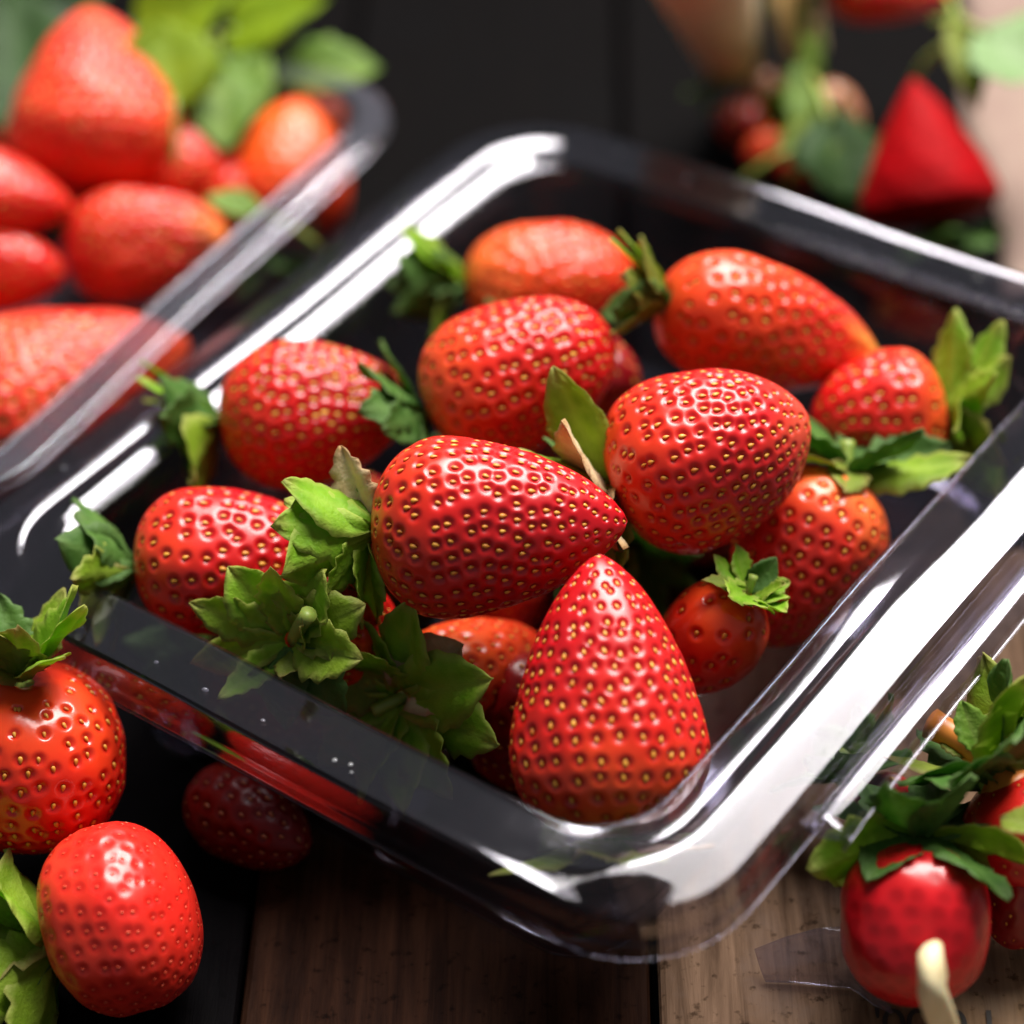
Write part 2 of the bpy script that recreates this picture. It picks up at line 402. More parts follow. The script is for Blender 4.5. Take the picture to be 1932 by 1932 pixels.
def berry_body(L, W, kind, spacing, mat, seedmat, nu, nv, lump=.035, bend=.0, pit=.00056, pr=.00098, seed_s=1.0, rng=None):
    ph = rng.uniform(0, 6.28, 4)
    st, sth = seed_layout(L, W, kind, spacing * 1.12, rng)
    st = np.clip(st, .03, .995)
    S = surface(st, sth, L, W, kind, ph, lump, bend)
    u = np.linspace(0, 1, nv); pk = PROF[kind][0]
    tt = .5 - .5 * np.cos(u * math.pi); tt = tt * .55 + u * .45
    th = np.linspace(0, 2 * math.pi, nu, endpoint=False)
    T, TH = np.meshgrid(tt, th, indexing='ij')
    P = surface(T.ravel(), TH.ravel(), L, W, kind, ph, lump, bend)
    eps = 1e-3
    Pt = surface(np.clip(T.ravel() + eps, 0, 1), TH.ravel(), L, W, kind, ph, lump, bend) - surface(np.clip(T.ravel() - eps, 0, 1), TH.ravel(), L, W, kind, ph, lump, bend)
    Pth = surface(T.ravel(), TH.ravel() + eps, L, W, kind, ph, lump, bend) - surface(T.ravel(), TH.ravel() - eps, L, W, kind, ph, lump, bend)
    Nn = np.cross(Pth, Pt); nl = np.linalg.norm(Nn, axis=1); bad = nl < 1e-12
    Nn[~bad] /= nl[~bad][:, None]; Nn[bad] = (0, 0, 1)
    G = np.zeros(len(P), np.float32); G2 = np.zeros(len(P), np.float32)
    scale_pit = np.clip(radf(st, kind) * 1.15, .55, 1)
    for c in range(0, len(P), 4096):
        d = (np.sqrt(((P[c:c + 4096, None] - S[None]) ** 2).sum(-1)) / (pr * scale_pit[None])).min(1)
        G[c:c + 4096] = np.exp(-(d ** 3.2)); G2[c:c + 4096] = np.exp(-((d / 1.22) ** 4))
    rim = np.exp(-((G - .30) / .2) ** 2) * .03
    P = P - Nn * ((G - rim) * pit)[:, None]
    # base dimple round the stalk
    z0 = P[:, 2].min()
    V = np.vstack([P, [[0, 0, (.045 - .5) * L]]])
    idx = np.arange(nu * nv).reshape(nv, nu)
    q = np.stack([idx[:-1], np.roll(idx, -1, 1)[:-1], np.roll(idx, -1, 1)[1:], idx[1:]], -1).reshape(-1, 4)
    me = bpy.data.meshes.new('flesh'); 
    tri = np.stack([np.roll(idx[0], -1), idx[0], np.full(nu, nu * nv)], -1)
    me.vertices.add(len(V)); me.vertices.foreach_set('co', V.astype(np.float32).ravel())
    me.loops.add(q.size + tri.size); me.loops.foreach_set('vertex_index', np.concatenate([q.ravel(), tri.ravel()]).astype(np.int32))
    me.polygons.add(len(q) + len(tri))
    ls = np.concatenate([np.arange(len(q)) * 4, q.size + np.arange(len(tri)) * 3]).astype(np.int32)
    me.polygons.foreach_set('loop_start', ls)
    me.polygons.foreach_set('loop_total', np.concatenate([np.full(len(q), 4), np.full(len(tri), 3)]).astype(np.int32))
    me.update(calc_edges=True)
    me.polygons.foreach_set('use_smooth', [True] * len(me.polygons))
    at1 = me.attributes.new('ripe', 'FLOAT', 'POINT')
    rp = np.append(T.ravel() + .05 * np.sin(3 * TH.ravel() + ph[1]) + .03 * np.sin(7 * TH.ravel() + ph[2]), 0)
    at1.data.foreach_set('value', rp.astype(np.float32))
    at2 = me.attributes.new('pit', 'FLOAT', 'POINT'); at2.data.foreach_set('value', np.append(G2, 0).astype(np.float32))
    me.materials.append(mat)
    # achenes
    Nt = surface(np.clip(st + eps, 0, 1), sth, L, W, kind, ph, lump, bend) - surface(np.clip(st - eps, 0, 1), sth, L, W, kind, ph, lump, bend)
    Nth = surface(st, sth + eps, L, W, kind, ph, lump, bend) - surface(st, sth - eps, L, W, kind, ph, lump, bend)
    N_ = np.cross(Nth, Nt); N_ /= np.linalg.norm(N_, axis=1)[:, None]
    T_ = Nt / (np.linalg.norm(Nt, axis=1)[:, None] + 1e-12); B_ = np.cross(N_, T_)
    prof = [(-.80, .0), (-.62, .42), (-.2, .54), (.25, .44), (.62, .22), (.92, .0)]
    seg = 6; base = [(0, 0, prof[0][0])]
    for (l, r) in prof[1:-1]:
        for s in range(seg):
            a = 2 * math.pi * s / seg; base.append((r * math.cos(a), r * .62 * math.sin(a), l))
    base.append((0, 0, prof[-1][0])); base = np.array(base)
    fs = []
    for s in range(seg): fs.append((0, 1 + (s + 1) % seg, 1 + s, 1 + s))
    for k in range(len(prof) - 3):
        for s in range(seg):
            a = 1 + k * seg + s; b = 1 + k * seg + (s + 1) % seg; fs.append((a, b, b + seg, a + seg))
    last = len(base) - 1; o_ = 1 + (len(prof) - 3) * seg
    for s in range(seg): fs.append((o_ + s, o_ + (s + 1) % seg, last, last))
    sc = .00067 * seed_s * rng.uniform(.85, 1.15, len(S)) * (.72 + .28 * scale_pit)
    rot = rng.normal(0, .18, len(S))
    T2 = T_ * np.cos(rot)[:, None] + B_ * np.sin(rot)[:, None]; B2 = np.cross(N_, T2)
    cen = S - N_ * (pit * .62)
    allv = cen[:, None] + sc[:, None, None] * (base[None, :, 0:1] * B2[:, None] + base[None, :, 1:2] * N_[:, None] + base[None, :, 2:3] * T2[:, None])
    nb = len(base); tris = [tuple(dict.fromkeys(f)) for f in fs]
    FF = [tuple(i * nb + x for x in f) for i in range(len(S)) for f in tris]
    sm = bpy.data.meshes.new('achenes'); sm.from_pydata(allv.reshape(-1, 3).tolist(), [], FF)
    sm.polygons.foreach_set('use_smooth', [True] * len(sm.polygons)); sm.materials.append(seedmat)
    return me, sm

def sepal_mesh(length, width, curl, fold, serr, mat, rng, nu=17, nv=7, thick=.0002, twist=0.0, wave=.085):
    """leaf along +x, upper face +z; curl > 0 bends the end upward"""
    V = []; vein = []; edge = []
    us = np.linspace(0, 1, nu)
    # centreline
    ang = 0.0; x = z = 0.0; cl = []
    for i in range(nu):
        cl.append((x, z, ang)); ang = curl * ((i + 1) / nu) ** 1.3
        x += length / (nu - 1) * math.cos(ang); z += length / (nu - 1) * math.sin(ang)
    ph = rng.uniform(0, 6.28)
    for side in (1, -1):
        for i, u in enumerate(us):
            wv = (math.sin(math.pi * min(1, u * .5 / .42)) if u < .42 else max(0.0, math.cos((u - .42) / .58 * math.pi / 2)) ** .85)
            wv = max(wv if u >= .42 else .34 + .66 * math.sin(u / .42 * math.pi / 2), .02)
            if serr and .12 < u < .97: wv *= 1 + serr * ((1.0, -.9, .15)[i % 3])
            cx_, cz_, a = cl[i]; tw = twist * u
            for jx in range(nv):
                v = -1 + 2 * jx / (nv - 1); y = v * wv * width / 2
                h = fold * abs(y) - .22 * width * max(0, abs(v) - .55) ** 1.5 * math.sin(3 * u + ph) + wave * width * math.sin(6 * u + ph + 2.5 * v) * abs(v) - .04 * width * math.exp(-(v * 5) ** 2)
                h += .012 * width * math.sin(u * 26 - abs(v) * 7)
                h += side * thick / 2 * (1 - .8 * abs(v) ** 3)
                yy = y * math.cos(tw) - h * math.sin(tw); hh = y * math.sin(tw) + h * math.cos(tw)
                V.append((cx_ - hh * math.sin(a), yy, cz_ + hh * math.cos(a)))
                vein.append(max(math.exp(-(v * 6) ** 2), .55 * max(0, math.sin(u * 26 - abs(v) * 7)) ** 6))
                edge.append(max(abs(v) ** 6 * .6, max(0, (u - .80) / .20) * .9))
    f = []; off = nu * nv
    for i in range(nu - 1):
        for jx in range(nv - 1):
            a = i * nv + jx; f.append((a, a + nv, a + nv + 1, a + 1)); f.append((off + a, off + a + 1, off + a + nv + 1, off + a + nv))
    for i in range(nu - 1):
        a = i * nv; f.append((a, off + a, off + a + nv, a + nv)); a += nv - 1; f.append((a, a + nv, off + a + nv, off + a))
    for jx in range(nv - 1):
        f.append((jx, jx + 1, off + jx + 1, off + jx)); a = (nu - 1) * nv + jx; f.append((a, off + a, off + a + 1, a + 1))
    me = mesh('sepal', V, f, mat)
    for nm, dat in (('vein', vein), ('edge', edge)):
        a = me.attributes.new(nm, 'FLOAT', 'POINT'); a.data.foreach_set('value', dat)
    return me

def tube_mesh(name, pts, radii, mat, seg=10, rough=.0):
    pts = np.array(pts, float); n = len(pts); V = []; f = []
    up = np.array([.3, .2, 1.0])
    for i in range(n):
        d = pts[min(i + 1, n - 1)] - pts[max(i - 1, 0)]; d /= np.linalg.norm(d) + 1e-12
        a = np.cross(d, up); a /= np.linalg.norm(a) + 1e-9; b = np.cross(d, a)
        for s in range(seg):
            t = 2 * math.pi * s / seg; r = radii[i] * (1 + rough * math.sin(3 * t + i * .7))
            V.append(pts[i] + r * (a * math.cos(t) + b * math.sin(t)))
    for i in range(n - 1):
        for s in range(seg): f.append((i * seg + s, i * seg + (s + 1) % seg, (i + 1) * seg + (s + 1) % seg, (i + 1) * seg + s))
    f.append(tuple(reversed(range(seg)))); f.append(tuple((n - 1) * seg + s for s in range(seg)))
    return mesh(name, V, f, mat)

def frame_for(ax, rosette):
    if rosette: X = RGT - ax * (RGT @ ax)
    else: X = np.cross(ax, -FWD)
    X /= np.linalg.norm(X); Y = np.cross(ax, X)
    M = Matrix.Identity(4)
    for i in range(3): M[i][0] = X[i]; M[i][1] = Y[i]; M[i][2] = ax[i]
    return M

COUNT = {'n': 0}
def strawberry(label, group, base, tip, wpx, z, tau=0, kind='con', cols=None, spacing=.0031, res=1, sepals=None, stem=None, Lmax=None,
               mat=None, seedmat=None, lump=.055, bend=.0, seed=None, pit=.00048, seed_s=1.0, spin=0, local=None, smooth_skin=False, caly_mat=None, csize=1.0, Lset=None):
    COUNT['n'] += 1
    rng = np.random.default_rng(seed if seed is not None else 100 + COUNT['n'])
    if local is None:
        b = np.array(base, float); t = np.array(tip, float); c = (b + t) / 2
        P = at(c[0], c[1], z); dep = depth(P); v = t - b; lp = np.hypot(*v); sd = (RGT * v[0] - UPV * v[1]) / lp
        ta = R_(tau); ax = math.cos(ta) * sd - math.sin(ta) * FWD
        L = lp * dep / F_PX / math.cos(ta); W = wpx * dep / F_PX
        if Lmax: L = min(L, Lmax)
        if Lset: L = Lset
        ros = abs(tau) > 45
    else:
        P, ax, L, W = local; P = np.array(P, float); ax = np.array(ax, float); ax /= np.linalg.norm(ax); ros = abs(ax @ FWD) > .8
    M = frame_for(ax, ros); M.translation = Vector(P)
    root = link('strawberry', None, None, label=label, cat='strawberry', group=group); root.matrix_world = M
    nu, nv = {0: (72, 48), 1: (168, 104), 2: (256, 170)}[res]
    mt = mat or berry_mat((.52, .010, .014), (.66, .030, .014), (.72, .10, .03))
    me, sm = berry_body(L, W, kind, spacing, mt, seedmat or M_SEED, nu, nv, lump, bend, pit=pit, seed_s=seed_s, rng=rng)
    body = link('flesh', me, root)
    if not smooth_skin:
        s = link('achenes', sm, root, kind='stuff')
    zb = -.5 * L + .02 * L
    if sepals is None: sepals = dict(n=9)
    if sepals is not False:
        if isinstance(sepals, dict):
            n = sepals.get('n', 9); ln = sepals.get('len', .0125) * csize; lam = sepals.get('lift', 20)
            sp = [(360 / n * i + rng.normal(0, 7), ln * rng.uniform(.8, 1.15), ln * rng.uniform(.42, .6), lam + rng.normal(0, 12) + (10 if i % 2 else 0), rng.uniform(-.5, .7), None) for i in range(n)]
        else: sp = sepals
        for (phi, ln, wd, lift, curl, mm, *roll) in sp:
            smh = sepal_mesh(ln * 1.10 * csize, wd * 1.22 * csize, curl, rng.uniform(-.1, .35), rng.choice([.05, .12, .17]), mm or caly_mat or M_LEAF, rng, twist=rng.normal(0, .25))
            so = link('sepal', smh, root)
            f_, l_ = R_(phi), R_(lift)
            rad = Vector((math.cos(f_), math.sin(f_), 0)); out = Vector((0, 0, -1))
            X = (rad * math.cos(l_) + out * math.sin(l_)).normalized(); Zu = (out * math.cos(l_) - rad * math.sin(l_)).normalized(); Y = Zu.cross(X)
            MM = Matrix.Identity(4)
            for i in range(3): MM[i][0] = X[i]; MM[i][1] = Y[i]; MM[i][2] = Zu[i]
            if roll: MM = MM @ Matrix.Rotation(R_(roll[0]), 4, 'X')
            MM.translation = rad * .0012 + out * (-(zb) + .0006 + .0012 * math.cos(l_) ** 2)
            so.matrix_local = MM
        cap = [(0, 0, zb + .001), (0, 0, zb - .0005), (0, 0, zb - .0012)]
        sl = (stem or {}).get('len', .006); sr = (stem or {}).get('r', .0011); bx, by = (stem or {}).get('bend', (.15, .1))
        pts = [(bx * sl * (q / 8) ** 2 * 2, by * sl * (q / 8) ** 2 * 2, zb + .0015 - (sl + .0015) * q / 8) for q in range(9)]
        rr = [sr * (2.6 if q == 0 else 1.9 if q == 1 else 1.0 + .08 * (8 - q) / 8 + (.15 if q == 8 else 0)) for q in range(9)]
        link('stem', tube_mesh('stem', pts, rr, (stem or {}).get('mat', M_STEM)), root)
    return root

GM = 'strawberries heaped in the middle tray'
m_deep = berry_mat((.44, .003, .009), (.60, .010, .008), (.68, .045, .012))
m_mid = berry_mat((.56, .006, .008), (.70, .022, .008), (.78, .10, .02))
m_orange = berry_mat((.74, .036, .010), (.82, .085, .014), (.85, .17, .03))
m_pinktip = berry_mat((.54, .006, .012), (.66, .020, .010), (.72, .05, .012), (.70, .085, .04))
m_yell = berry_mat((.62, .012, .008), (.74, .055, .010), (.74, .06, .012), (.84, .42, .06))
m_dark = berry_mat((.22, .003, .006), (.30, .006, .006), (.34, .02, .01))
m_hero = berry_mat((.48, .004, .010), (.64, .016, .008), (.80, .085, .012))

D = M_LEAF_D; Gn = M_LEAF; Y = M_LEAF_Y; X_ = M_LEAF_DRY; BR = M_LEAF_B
# front, standing on its shoulders with the tip up
strawberry('large upright strawberry at the front of the heap with its tip pointing up', GM, (1160, 1575), (1130, 1045), 366, .0414, -3, 'con',
           mat=m_hero, spacing=.0029, res=2, seed=11, lump=.045,
           sepals=[(208, .0185, .006, 6, .1, Gn), (245, .012, .006, 10, -.4, Y), (285, .0150, .0075, 12, -.3, Gn), (315, .0165, .005, 8, -.3, X_), (20, .012, .006, 0, 0, D), (90, .012, .006, 20, 0, D), (150, .012, .006, 10, 0, D)])
# centre, lying across the top of the heap
strawberry('deep red strawberry lying across the top centre with one dried pale sepal', GM, (705, 1000), (1184, 984), 340, .0543, 6, 'con',
           mat=m_deep, spacing=.0027, res=2, seed=12, lump=.045,
           sepals=[(180, .0115, .0068, 20, -.1, X_, 65), (20, .014, .008, 5, -.3, BR, -50), (195, .013, .007, 72, .1, BR), (225, .0145, .008, 58, -.3, BR), (262, .015, .009, 62, -.2, BR), (300, .0155, .010, 55, -.3, BR),
                   (335, .011, .006, 40, -.2, BR), (5, .013, .007, 15, -.3, BR), (45, .012, .007, 40, 0, D), (110, .012, .007, 50, 0, D), (140, .010, .006, 20, -.2, BR)])
strawberry('broad blunt strawberry right of centre with olive and dried sepals at its left', GM, (1158, 925), (1525, 785), 356, .0515, 2, 'egg',
           mat=m_pinktip, spacing=.0027, res=2, seed=13, lump=.045,
           sepals=[(190, .0190, .0085, 2, .1, Gn, 75), (212, .015, .007, 40, .1, Gn), (160, .012, .006, 28, .1, D), (225, .015, .008, 15, -.3, X_, 30), (300, .013, .007, 12, -.5, X_, -30), (310, .012, .006, 12, -.3, D),
                   (350, .0155, .0085, 25, -.4, Gn, -50), (8, .018, .008, 30, .2, Gn, -35), (60, .012, .006, 40, 0, D), (110, .012, .006, 40, 0, D)])
strawberry('round strawberry at the left of the heap with feathery sepals behind it', GM, (418, 800), (780, 756), 282, .0412, 0, 'egg',
           mat=m_deep, spacing=.0025, res=2, seed_s=1.15, seed=14,
           sepals=[(150, .013, .005, 60, .3, Gn), (178, .015, .004, 42, .2, BR), (200, .014, .005, 60, -.2, BR), (225, .013, .008, 50, -.6, D), (262, .013, .009, 45, -.4, D), (305, .015, .010, 30, -.7, Gn), (345, .013, .007, 30, -.4, Gn), (40, .012, .006, 40, 0, D), (90, .012, .006, 50, 0, D)],
           stem=dict(len=.008, bend=(-.5, 0)))
strawberry('strawberry in the middle of the heap behind the top centre one', GM, (808, 778), (1155, 628), 300, .0500, 0, 'blunt',
           mat=m_mid, spacing=.0028, res=2, seed=15, caly_mat=D)
strawberry('orange red strawberry at the far end of the heap with dark sepals', GM, (880, 540), (1196, 515), 222, .0355, 0, 'blunt',
           mat=m_orange, spacing=.0030, res=1, seed=16,
           sepals=[(185, .013, .007, 35, .3, BR), (205, .015, .008, 50, -.3, BR), (235, .014, .008, 60, -.2, D), (262, .014, .008, 70, 0, D), (300, .014, .008, 60, 0, D), (335, .013, .006, 40, -.4, Gn), (0, .012, .006, 40, 0, D), (150, .010, .006, 50, 0, BR), (90, .010, .006, 50, 0, D)])
strawberry('long strawberry at the far right of the heap with a yellowish tip', GM, (1248, 572), (1672, 676), 262, .0453, -20, 'con',
           mat=m_yell, spacing=.0031, res=2, seed=17,
           sepals=[(175, .012, .005, 45, .3, Gn), (195, .013, .005, 62, .1, BR), (225, .012, .006, 45, 0, Y), (260, .012, .006, 60, 0, Y), (300, .013, .007, 60, -.2, D), (335, .011, .006, 50, 0, Gn), (150, .010, .004, 20, 0, Gn), (60, .01, .006, 40, 0, D)])
strawberry('shaded strawberry against the right wall with long light green sepals', GM, (1780, 778), (1525, 805), 262, .0349, 3, 'egg',
           mat=m_mid, spacing=.0032, res=1, seed=18,
           sepals=[(0, .0150, .0065, 10, .0, BR, 50), (345, .0155, .0070, 40, -.2, BR, 30), (18, .013, .0065, 45, .2, Gn), (320, .0125, .008, 45, .1, Gn), (290, .013, .007, 30, -.3, BR), (255, .012, .007, -5, -.3, BR), (225, .013, .007, 30, -.2, Y), (195, .0145, .0068, 20, .1, BR, -40), (170, .0145, .0068, 35, 0, BR, -50), (60, .012, .006, 40, 0, D)],
           stem=dict(len=.006))
strawberry('bright red strawberry at the right with dark sepals on its upper shoulder', GM, (1592, 897), (1430, 1217), 280, .0274, 1, 'egg',
           mat=berry_mat((.62, .015, .012), (.70, .03, .014), (.78, .16, .03)), spacing=.0031, res=2, seed=19,
           sepals=[(185, .018, .008, 30, .2, Gn, 40), (160, .017, .008, 40, .1, D, 50), (215, .013, .006, 50, .2, D), (10, .017, .005, 15, -.2, D), (345, .015, .006, 10, -.3, D), (320, .011, .007, -10, -.2, Y), (40, .014, .007, 30, -.2, D), (95, .013, .006, 45, 0, D), (130, .013, .006, 45, 0, D), (270, .009, .006, -20, -.2, Y)])
strawberry('smallest strawberry between the upright one and the right wall', GM, (1400, 1125), (1262, 1300), 192, .0285, -30, 'egg',
           mat=berry_mat((.68, .010, .010), (.78, .03, .010), (.82, .09, .015), rough=.18), spacing=.0042, res=1, seed=20, lump=.05, csize=.8,
           sepals=[(190, .007, .0045, 50, 0, BR), (170, .007, .005, 70, 0, Gn), (215, .008, .006, 30, .1, BR), (250, .009, .0065, 25, .2, BR), (290, .009, .006, 10, .1, BR), (325, .009, .0035, 0, -.3, Y), (0, .008, .005, 10, 0, BR), (30, .008, .005, 30, 0, BR), (90, .008, .005, 60, 0, D), (140, .007, .005, 50, 0, BR)],
           stem=dict(len=.004, r=.0007))
strawberry('dark strawberry in the left corner of the tray with rounded sepals', GM, (258, 1070), (625, 1040), 288, .0393, 0, 'egg',
           mat=m_deep, spacing=.0031, res=2, seed=21,
           sepals=[(170, .013, .006, 25, .6, D), (205, .011, .008, 35, .2, D), (240, .013, .0085, 55, -.3, D), (275, .012, .007, 45, -.3, Gn), (310, .012, .006, 50, -.4, Y), (340, .012, .005, 40, -.5, BR), (10, .012, .006, 20, 0, D), (60, .012, .006, 40, 0, D), (120, .012, .006, 40, 0, D)])
strawberry('orange red strawberry with its sepal rosette facing the viewer at the front', GM, (800, 1292), (985, 1235), 215, .0205, -52, 'egg', Lset=.036,
           mat=m_orange, spacing=.0032, res=1, seed=22,
           sepals=[(-20, 0.0181, 0.0105, 12, -.2, BR), (12, 0.0169, 0.0099, 8, -.3, BR), (47, 0.0158, 0.0083, 15, -.2, BR), (72, 0.0158, 0.0083, 20, 0, BR), (100, 0.0153, 0.0077, 25, 0, BR), (135, 0.0153, 0.0088, 20, 0, BR), (170, 0.0141, 0.0077, 30, .2, BR),
                   (205, 0.0113, 0.0077, 40, 0, Y), (232, 0.0175, 0.0110, 15, .2, BR), (262, 0.0113, 0.0066, 45, .2, BR), (290, 0.0175, 0.0088, 15, .1, BR), (318, 0.0130, 0.0110, 0, -.2, X_)],
           stem=dict(len=.005, r=.001, bend=(-.3, .2)))
strawberry('strawberry hidden under a wide rosette of curled sepals by the near rim', GM, (590, 1195), (690, 1180), 232, .0330, -62, 'egg', Lset=.026,
           mat=m_mid, spacing=.0032, res=1, seed=23,
           sepals=[(-25, .0120, .0085, 10, -.6, Gn), (10, .011, .008, 15, -.6, Gn), (58, .0125, .008, 5, -.9, D), (95, .012, .007, 10, -.5, D), (135, .0125, .0045, 10, .9, BR), (165, .0150, .0060, 15, -.2, Gn), (200, .0145, .0060, 25, -.2, Gn), (232, .0125, .0085, 15, .1, BR),
                   (270, .011, .007, 30, 0, Gn), (305, .0120, .008, 20, -.3, BR), (80, .006, .004, 50, 0, Y), (330, .007, .005, 50, 0, Gn)],
           stem=dict(len=.006, r=.0012, bend=(.5, -.4)))
# lower layer, glimpsed between the others and through the tray wall
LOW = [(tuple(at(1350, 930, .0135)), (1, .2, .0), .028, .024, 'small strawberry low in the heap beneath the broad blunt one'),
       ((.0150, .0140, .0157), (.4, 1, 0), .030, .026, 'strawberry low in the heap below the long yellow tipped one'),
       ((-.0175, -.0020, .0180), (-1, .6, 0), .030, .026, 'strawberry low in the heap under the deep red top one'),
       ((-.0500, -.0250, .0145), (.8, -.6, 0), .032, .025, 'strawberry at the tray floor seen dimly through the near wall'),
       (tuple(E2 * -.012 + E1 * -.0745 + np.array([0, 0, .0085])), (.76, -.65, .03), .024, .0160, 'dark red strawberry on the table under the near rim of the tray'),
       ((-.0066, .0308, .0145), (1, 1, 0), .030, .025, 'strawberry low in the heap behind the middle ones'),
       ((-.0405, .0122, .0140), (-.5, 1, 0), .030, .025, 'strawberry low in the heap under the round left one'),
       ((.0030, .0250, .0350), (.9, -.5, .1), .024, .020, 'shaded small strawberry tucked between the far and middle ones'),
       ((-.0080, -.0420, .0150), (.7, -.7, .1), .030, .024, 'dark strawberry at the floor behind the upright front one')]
m_under_shade = berry_mat((.09, .002, .003), (.13, .004, .003), (.16, .01, .005), spec=.25)  # shade under the rim put into near-black flesh
for P_, a_, L_, W_, lb in LOW:  # low berries take darkened flesh in place of the heap's shade
    strawberry(lb, GM, 0, 0, 0, 0, local=(P_, a_, L_, W_), mat=m_under_shade if 'under the near rim' in lb else m_dark, res=0, kind='egg', caly_mat=M_LEAF_D, sepals=False if 'under the near rim' in lb else None,
               seedmat=simple('achene_in_shade', (.20, .05, .01), .5) if 'under the near rim' in lb else None)  # achenes darkened to go with the painted shade

# ---- in front of the tray at the left
GO = 'strawberries lying on the table at the left front'
strawberry('glossy strawberry left of the tray corner with a tuft of bright sepals on top', GO, (58, 1275), (44, 1590), 388, .0245, -25, 'squat',
           mat=berry_mat((.62, .008, .009), (.76, .028, .009), (.80, .07, .015), rough=.2), spacing=.0031, res=2, seed=31,
           sepals=[(175, .016, .007, 60, .2, BR), (200, .0165, .007, 55, .0, BR), (230, .014, .007, 42, -.2, BR), (262, .014, .007, 60, 0, Y), (300, .014, .008, 60, .2, Y), (335, .015, .009, 48, .2, Y), (0, .015, .008, 60, 0, Y), (60, .012, .006, 45, 0, D), (120, .013, .006, 50, 0, Gn)])
strawberry('smooth light red strawberry at the bottom left with long leafy sepals', GO, (105, 1778), (360, 1690), 362, .0175, 12, 'squat',
           mat=berry_mat((.70, .018, .012), (.78, .040, .016), (.78, .05, .016), rough=.3), spacing=.0030, res=2, seed=32, pit=.00018, seed_s=.55, seedmat=simple('achene_red', (.66, .08, .03), .4),
           sepals=[(196, .0205, .0125, 28, -.1, BR, 45), (228, .020, .012, 62, -.2, Y, 20), (165, .014, .010, 30, -.6, Gn), (290, .018, .010, 40, -.2, Gn), (330, .020, .010, 18, .1, Gn), (10, .018, .010, 30, 0, D), (80, .013, .008, 40, 0, D)])

# ---- left tray
GL = 'large berries in the upper left tray'
m_l1 = berry_mat((.68, .014, .009), (.80, .060, .018), (.62, .01, .006), (.80, .09, .025), rough=.36)
m_l2 = berry_mat((.60, .008, .008), (.74, .045, .014), (.58, .008, .006), (.90, .26, .04), rough=.36)
m_l3 = berry_mat((.84, .12, .010), (.80, .050, .010), (.62, .01, .006), rough=.33)
strawberry('tallest blurred strawberry standing with its tip up at the top left', GL, (208, 385), (165, 8), 350, .0420, -10, 'con', mat=m_l1, res=1, seed=41, caly_mat=D, pit=.0007, seed_s=1.2, seedmat=M_SEED_RED, lump=.09)
strawberry('partly hidden red strawberry right of the tallest one in the left tray', GL, (250, 315), (450, 320), 190, .0300, 0, 'egg', mat=m_l1, res=0, seed=42, caly_mat=D)
strawberry('pinkish strawberry peeping out behind the right side of the tallest one', GL, (330, 330), (335, 105), 170, .0330, -5, 'con', mat=m_l1, res=0, seed=48, sepals=False)
strawberry('red strawberry wedged between the round one and the orange topped one', GL, (470, 420), (380, 300), 190, .0250, 0, 'con', mat=m_mid, res=0, seed=49, caly_mat=D)
strawberry('orange topped strawberry by the far rim of the left tray', GL, (528, 465), (565, 186), 240, .0260, -1, 'egg', mat=m_l3, res=1, seed=43, pit=.0003, seed_s=.6, caly_mat=D)
strawberry('round blurred strawberry lying sideways in the middle of the left tray', GL, (122, 468), (432, 455), 205, .0272, 0, 'blunt', mat=m_l2, res=1, seed=44, sepals=False, pit=.0007, seed_s=1.2, lump=.08)
strawberry('cone of a dark red strawberry entering at the left edge', GL, (-140, 350), (138, 390), 185, .0400, -5, 'con', mat=m_mid, res=0, seed=45, caly_mat=D)
strawberry('shaded strawberry at the left edge above the biggest orange one', GL, (-110, 500), (125, 515), 165, .0290, 0, 'egg', mat=m_mid, res=0, seed=46, caly_mat=D)
strawberry('biggest orange red strawberry with a pitted skin at the left edge', GL, (-90, 830), (352, 640), 385, .0230, -8, 'con', mat=m_l1, res=1, seed=47, caly_mat=D, pit=.0008, seed_s=1.3, lump=.09)
LLB = ['far left', 'farthest', 'outer left', 'far middle', 'nearest', 'right hand']
for qi, (P_, a_) in enumerate([((-.130, .1547, .0145), (1, 0, 0)), ((-.0925, .160, .016), (.5, 1, 0)), ((-.1364, .0921, .0145), (0, 1, 0)), ((-.100, .150, .0145), (1, -1, 0)), ((-.118, .070, .0145), (1, 1, 0)), ((-.060, .112, .0135), (1, .2, 0))]):
    o = strawberry('strawberry in the lower layer of the blurred left tray, the %s one' % LLB[qi], GL, 0, 0, 0, 0, local=(P_, a_, .030, .026), mat=m_mid, res=0, kind='egg', caly_mat=M_LEAF_D)

# ---- leaves behind and among the left tray
def leaf(label, p0, p1, z0, z1, width, mat, curl=.2, roll=0, group='loose strawberry leaves'):
    rng = np.random.default_rng(abs(hash(str(p0))) % 1000 if False else int(p0[0] * 7 + p0[1]) % 997)
    A = at(p0[0], p0[1], z0); B = at(p1[0], p1[1], z1); L = np.linalg.norm(B - A)
    me = sepal_mesh(L, width, curl, .15, .08, mat, rng, nu=17, nv=9, thick=.0005, wave=.05)
    root = link('leaf', None, label=label, cat='leaf', group=group)
    X = Vector((B - A) / L); Z = Vector((.1, -.25, 1)).normalized(); Z = (Z - X * Z.dot(X)).normalized(); Yv = Z.cross(X)
    M = Matrix.Identity(4)
    for i in range(3): M[i][0] = X[i]; M[i][1] = Yv[i]; M[i][2] = Z[i]
    M = M @ Matrix.Rotation(R_(roll), 4, 'X'); M.translation = Vector(A); root.matrix_world = M
    link('blade', me, root)
    pts = [(-.012 + .0135 * q / 6, .002 * (1 - q / 6), -.006 * (1 - q / 6) ** 2) for q in range(7)]
    link('stalk', tube_mesh('stalk', pts, [.0008] * 7, M_STEM), root)
    return root
